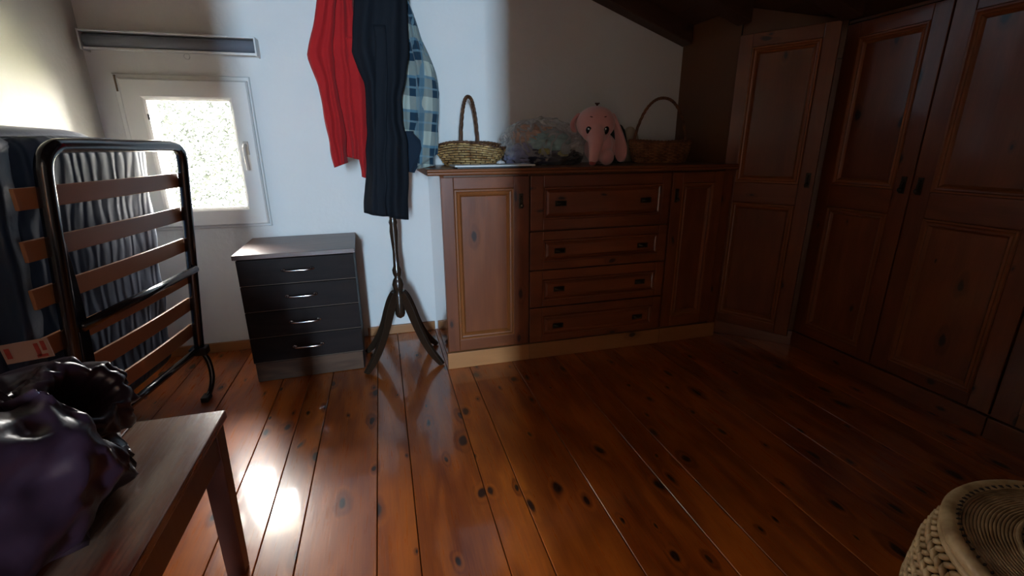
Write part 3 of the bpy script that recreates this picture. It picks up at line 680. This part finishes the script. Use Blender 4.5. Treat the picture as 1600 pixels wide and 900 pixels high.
def stitches(rr, cnt, zf, ln, th, tilt, name, mat):
    st = MB()
    for j in range(cnt):
        a0 = 2*PI*j/cnt; pts = []
        for u in (-1, 0, 1): a = a0+u*tilt/rr; r = rr+u*ln; pts.append((r*math.cos(a), r*math.sin(a), LZ+zf+th*.5*(1-u*u)))
        st.tube(pts, [th*.35, th, th*.35], 5)
    return tag(st.build(name, mat, lid, smooth=True), kind='stuff')
stitches(.2085, 92, .0205, .0035, .0022, .002, 'edge_hole_shade', DARKIN)  # dark bars stand in for the shade in the small rim holes
stitches(.128, 44, LH(.128)+.0005, .006, .0026, .004, 'hole_shade_ring', DARKIN)  # shade of the lid's rings of holes, put in as dark bars
stitches(.066, 24, LH(.066)+.0005, .005, .0024, .004, 'hole_shade_ring', DARKIN)
for rr in (.128, .066):
    st = MB()
    for dr in (-.0095, .0095): st.tube([((rr+dr)*math.cos(2*PI*j/60), (rr+dr)*math.sin(2*PI*j/60), LZ+LH(rr)) for j in range(60)], .0036, 6, closed=True)
    st.build('coil_ring', STRAWL, lid, smooth=True)

# ------------------------------------------------------------ baskets on the worktop
CT = 1.005
def wicker_basket(name, loc, rz, rx, ry, hgt, flare, rimf, mat, rimmat, harch, label, hdir, stakes=34, rowsn=9, hr=.007):
    t = thing(name, loc, label, 'basket', rz)
    wv = MB()
    def sh(a, v):
        f = 1-flare*max(0, 1-v)**1.3; hh = hgt*(1+rimf(a)); return Vector((rx*f*math.cos(a), ry*f*math.sin(a), .006+(hh-.006)*v))
    n = stakes*4
    for r in range(rowsn):
        v = (r+.5)/rowsn; pts = []
        for j in range(n):
            a = 2*PI*j/n; p = sh(a, v); nrm = Vector((math.cos(a)/rx, math.sin(a)/ry, 0)).normalized()
            pts.append(p+nrm*.0042*math.cos(stakes/2*a+PI*(r % 2)+.0001)+Vector((0, 0, .0008*math.sin(3*a+r))))
        wv.tube(pts, hgt/rowsn*.50, 6, closed=True)
    tag(wv.build('weave', mat, t, smooth=True), kind='stuff')
    sk = MB()
    for j in range(stakes): a = 2*PI*(j)/stakes; sk.tube([sh(a, 0), sh(a, .5), sh(a, 1.02)], .0030, 5)
    tag(sk.build('stakes', rimmat, t, smooth=True), kind='stuff')
    rim = MB()
    for ph in (0, PI):
        pts = []
        for j in range(160): a = 2*PI*j/160; p = sh(a, 1.02); nrm = Vector((math.cos(a), math.sin(a), 0)); b = 26*a+ph; pts.append(p+nrm*.0045*math.cos(b)+Vector((0, 0, .0045*math.sin(b))))
        rim.tube(pts, .0052, 6, closed=True)
    rim.build('rim', rimmat, t, smooth=True)
    MB().lathe([(.02, .001), (1, .001), (1.02, .006), (.98, .010), (.02, .010)], n=32).build('base', mat, t).scale = (rx*(1-flare), ry*(1-flare), 1)
    # arched handle of twisted canes
    hx, hy = hdir; ends = math.atan2(hy/ry, hx/rx); pr = sh(ends, .6); rr = math.hypot(pr.x, pr.y); base = pr.z; hd = MB(); path = []
    ux, uy = pr.x/rr, pr.y/rr
    for i in range(41):
        s = -1+2*i/40; e = harch[1]
        zz = base+(harch[0]-base)*(1-abs(s)**e)**(1/1.6) if abs(s) < 1 else base
        path.append(Vector((ux*rr*s, uy*rr*s, zz)))
    path = smooth_path(path, 3)
    for ph in (0, 2*PI/3, 4*PI/3):
        pts = []
        for i, p in enumerate(path):
            q = path[min(i+1, len(path)-1)]-path[max(i-1, 0)]; q.normalize(); nn = Vector((-uy, ux, 0)); bb = q.cross(nn)
            b = i*.42+ph; pts.append(p+nn*hr*.55*math.cos(b)+bb*hr*.55*math.sin(b))
        hd.tube(pts, hr*.62, 6)
    hd.build('handle', rimmat, t, smooth=True)
    return t
GOLD = wicker_mat('golden_wicker', (.20, .085, .022), (.62, .40, .16)); GOLDD = wicker_mat('brown_cane', (.050, .018, .008), (.15, .062, .024))
RUST = wicker_mat('red_brown_wicker', (.16, .050, .016), (.46, .18, .065)); RUSTD = wicker_mat('red_brown_cane', (.09, .028, .010), (.26, .10, .035))
q = at(735, 250, 2.55)
wicker_basket('wicker_basket', (q.x, 2.55, CT), A(-34), .195, .125, .088, .28, lambda a: .34*abs(math.sin(a))**2, GOLD, GOLDD, (.345, 2.4),
              'shallow golden wicker basket with a tall arched handle behind the thin white board', (0, 1), hr=.0085)
q = at(1029, 250, 2.50)
wicker_basket('wicker_basket', (q.x, 2.50, CT), A(-6), .178, .135, .118, .16, lambda a: .05*math.cos(2*a), RUST, RUSTD, (.355, 2.2),
              'deep red-brown wicker basket with an arched handle at the right end of the worktop', (1, 0.05), stakes=38, rowsn=12, hr=.0075)
tr_ = thing('board', (.525, 2.27, CT), 'thin white board over a black slab put in for the shade beneath, lying on the worktop edge before the golden basket', 'board')
MB().box(-.195, .195, -.085, .085, .007, .0145).build('top', WHITEP, tr_, bevel=.0015)
MB().box(-.180, .180, -.075, .075, 0, .0068).build('shade_slab', BLACKP, tr_)  # black slab put in for the shade beneath the board
def crumple(name, mat, c, r, amp, fr_, seed, label=None, cat=None, flat=True, n=40, k=26, thick=0, parent=None, group=None):
    rows = []
    for i in range(k+1):
        a = -PI/2+PI*(i+.05)/(k+.1); ring = []
        for j in range(n):
            b = 2*PI*j/n; d = Vector((math.cos(a)*math.cos(b), math.cos(a)*math.sin(b), math.sin(a)))
            f = 1+amp*(1-2.2*abs(noise.noise(d*fr_+Vector((seed, 0, 0)))))+amp*.5*noise.noise(d*fr_*2.3+Vector((0, seed, 0)))
            z = d.z*r[2]*f+r[2]*.8
            if flat: z = max(z, 0)
            ring.append((d.x*r[0]*f, d.y*r[1]*f, z))
        rows.append(ring)
    o = MB().grid(rows).build(name, mat, parent, loc=c, smooth=True); return tag(o, label, cat, group)
def bag_mat():
    m, t, p = nt('clear_plastic'); L = t.links.new
    p.inputs['Base Color'].default_value = (.75, .74, .72, 1); setspec(p, .14, .8)
    tc = N(t, 'ShaderNodeTexCoord'); n = N(t, 'ShaderNodeTexNoise', i_Scale=8.0, i_Detail=2.0); n.inputs['Distortion'].default_value = 1.2; L(tc.outputs['Object'], n.inputs['Vector'])
    rg = math_n(t, 'MULTIPLY', math_n(t, 'ABSOLUTE', math_n(t, 'SUBTRACT', n.outputs['Fac'], .5)), 9, True)
    a = math_n(t, 'SUBTRACT', .42, math_n(t, 'MULTIPLY', rg, .24)); L(a, p.inputs['Alpha'])
    b = N(t, 'ShaderNodeBump', i_Strength=.7, i_Distance=.006); L(rg, b.inputs['Height']); L(b.outputs[0], p.inputs['Normal']); return m
bx = at(850, 240, 2.50).x
crumple('plastic_bag', bag_mat(), (bx, 2.50, CT+.0005), (.235, .145, .132), .10, 2.8, 4, 'clear plastic bag stuffed with folded cloths, left of the pink elephant', 'bag', n=72, k=44)
CL = 'cloths inside the clear plastic bag'
for nm, col, dx, dy, dz, r, sd_, lb_ in (
    ('folded_cloth', (.30, .32, .52), -.125, -.01, .004, (.080, .085, .056), 1, 'lavender blue cloth at the left side inside the clear bag'),
    ('folded_cloth', (.012, .016, .045), -.04, -.02, .001, (.12, .09, .045), 2, 'dark navy cloth at the bottom inside the clear bag'),
    ('folded_cloth', (.26, .44, .43), .01, -.035, .075, (.10, .085, .055), 3, 'pale teal cloth near the top inside the clear bag'),
    ('folded_cloth', (.48, .42, .08), -.035, -.105, .055, (.026, .022, .018), 4, 'mustard yellow cloth scrap in the middle of the clear bag'),
    ('folded_cloth', (.42, .38, .12), .075, -.095, .045, (.024, .020, .016), 6, 'olive yellow cloth scrap at the right side of the clear bag'),
    ('folded_cloth', (.022, .018, .020), .12, -.005, .001, (.080, .085, .040), 7, 'black cloth at the lower right inside the clear bag'),
    ('folded_cloth', (.60, .34, .22), -.06, .0, .115, (.10, .07, .048), 8, 'peach coloured cloth on top inside the clear bag')):
    crumple(nm, cloth_mat('cloth_%d' % sd_, col, .2), (bx+dx, 2.50+dy, CT+dz), r, .30, 3.0, sd_*3.7, lb_, 'cloth', n=48, k=28, group=CL)
q = at(783, 250, 2.40)
crumple('tissue', plain('tissue_paper', (.75, .72, .72), .8), (q.x, 2.41, CT+.0005), (.022, .014, .015), .2, 2.5, 3, 'small crumpled white tissue between the golden basket and the clear bag', 'tissue', n=20, k=12)

# ------------------------------------------------------------ pink elephant toy
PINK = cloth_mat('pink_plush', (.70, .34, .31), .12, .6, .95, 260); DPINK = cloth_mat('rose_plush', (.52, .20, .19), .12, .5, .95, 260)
EYE = plain('glossy_black_eye', (.006, .005, .006), .08, coat=.8); EYEB = plain('brown_eye', (.10, .045, .025), .12, coat=.8); WHT = plain('eye_spark', (.8, .8, .8), .3)
q = at(928, 250, 2.37)
el = thing('elephant_toy', (q.x, 2.37, CT), 'pink plush elephant with long hanging ears sitting between the clear bag and the red-brown basket', 'soft toy', A(-14))
def fused(name, mb, mat, parent, vox=.006, it=4):
    o = mb.build(name, mat, parent, smooth=True)
    r = o.modifiers.new('remesh', 'REMESH'); r.mode = 'VOXEL'; r.voxel_size = vox; r.use_smooth_shade = True
    s = o.modifiers.new('smooth', 'SMOOTH'); s.factor = .7; s.iterations = it; return o
def taper(pts, rs, k=5):
    P = smooth_path([Vector((*p, r)) if False else Vector(p) for p in pts], k); R = []
    m = len(pts)-1
    for i in range(len(P)): t = i/k; a = min(int(t), m-1); f = t-a; R.append(rs[a]*(1-f)+rs[a+1]*f)
    return P, R
b = MB().ell((.045, .07, .085), (.088, .10, .085), 24, 16).ell((.058, -.045, .042), (.038, .055, .044), 18, 12).ell((.035, -.01, .10), (.058, .05, .085), 18, 12)
fused('body', b, PINK, el)
h = MB().ell((-.002, -.015, .210), (.102, .085, .086), 28, 18).ell((-.006, -.050, .168), (.078, .052, .056), 22, 14).ell((-.010, -.070, .140), (.050, .040, .040), 18, 12)
P, R = taper([(-.010, -.07, .165), (-.014, -.100, .13), (-.020, -.116, .085), (-.026, -.120, .045), (-.030, -.124, .016)], [.050, .043, .034, .027, .023]); h.tube(P, R, 16)
hd_ = fused('head', h, PINK, el)
MB().ell((-.032, -.128, .013), (.019, .012, .012), 14, 8).build('trunk_tip', cloth_mat('trunk_tip_plush', (.45, .09, .07), .1), hd_, smooth=True)
for sx in (-1, 1):
    rows = []; top = Vector((sx*.083, .0, .262)); bot = Vector((.138 if sx > 0 else -.108, -.045 if sx > 0 else .01, .014 if sx > 0 else .165))
    for i in range(21):
        t = i/20; c = top.lerp(bot, t)+Vector((sx*.022*math.sin(PI*t), 0, 0)); wd = (.013+(.040*max(0, math.sin(PI*t**2.2*.94)) if sx > 0 else .022*math.sin(PI*t))); th_ = .015 if t < .95 else .010
        if t == 1: wd = .012
        ring = []
        for j in range(16):
            a = 2*PI*j/16; ring.append(c+Vector((math.sin(a)*th_+sx*.0, 0, 0))+Vector((sx*.35, -.93, 0))*(-math.cos(a)*wd)+Vector((math.cos(a)**2*sx*-.008, 0, 0)))
        rows.append(ring)
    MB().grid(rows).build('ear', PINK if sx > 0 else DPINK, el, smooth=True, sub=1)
    e = MB().ell((0, 0, 0), (.0165, .009, .021), 18, 12).build('eye', EYE, hd_, loc=(sx*.044-.006, -.094, .172), rot=(A(12), A(sx*14), A(sx*28)), smooth=True)
    MB().ell((sx*.044-.011, -.1045, .180), (.0035, .002, .0042), 8, 6).build('eye_glint', WHT, hd_, smooth=True)
    MB().ell((0, 0, 0), (.008, .003, .0028), 10, 6).build('eyebrow', EYEB, hd_, loc=(sx*.036-.004, -.090, .238), rot=(A(-20), A(-sx*12), A(sx*20)), smooth=True)
tf = MB()
for sx in (-1, 0, 1): tf.tube(smooth_path([(0, -.02, .296), (sx*.005, -.024, .305), (sx*.012, -.026, .309-.002*abs(sx))]), [.004]*12+[.002], 6)
tf.build('hair_tuft', EYEB, hd_, smooth=True)
# pouch and cushion behind the elephant
def pouch_mat():
    m, t, p = nt('dark_green_print'); setspec(p, .8, .3); tc = N(t, 'ShaderNodeTexCoord'); v = N(t, 'ShaderNodeTexVoronoi', i_Scale=42.0); t.links.new(tc.outputs['Object'], v.inputs['Vector'])
    f = math_n(t, 'LESS_THAN', v.outputs['Distance'], .28); t.links.new(mixc(t, f, (.022, .035, .026), (.17, .20, .15)), p.inputs['Base Color']); return m
q = at(966, 250, 2.58)
crumple('pouch', pouch_mat(), (q.x, 2.60, CT+.0005), (.052, .05, .118), .06, 2.0, 9, 'dark green patterned cloth pouch just behind the elephant toy', 'pouch')
q = at(985, 215, 2.69)
crumple('cushion', cloth_mat('beige_cloth', (.42, .34, .24), .1), (q.x, 2.70, CT+.0005), (.062, .05, .115), .03, 1.5, 12, 'round beige cushion against the wall behind the red-brown basket handle', 'cushion')
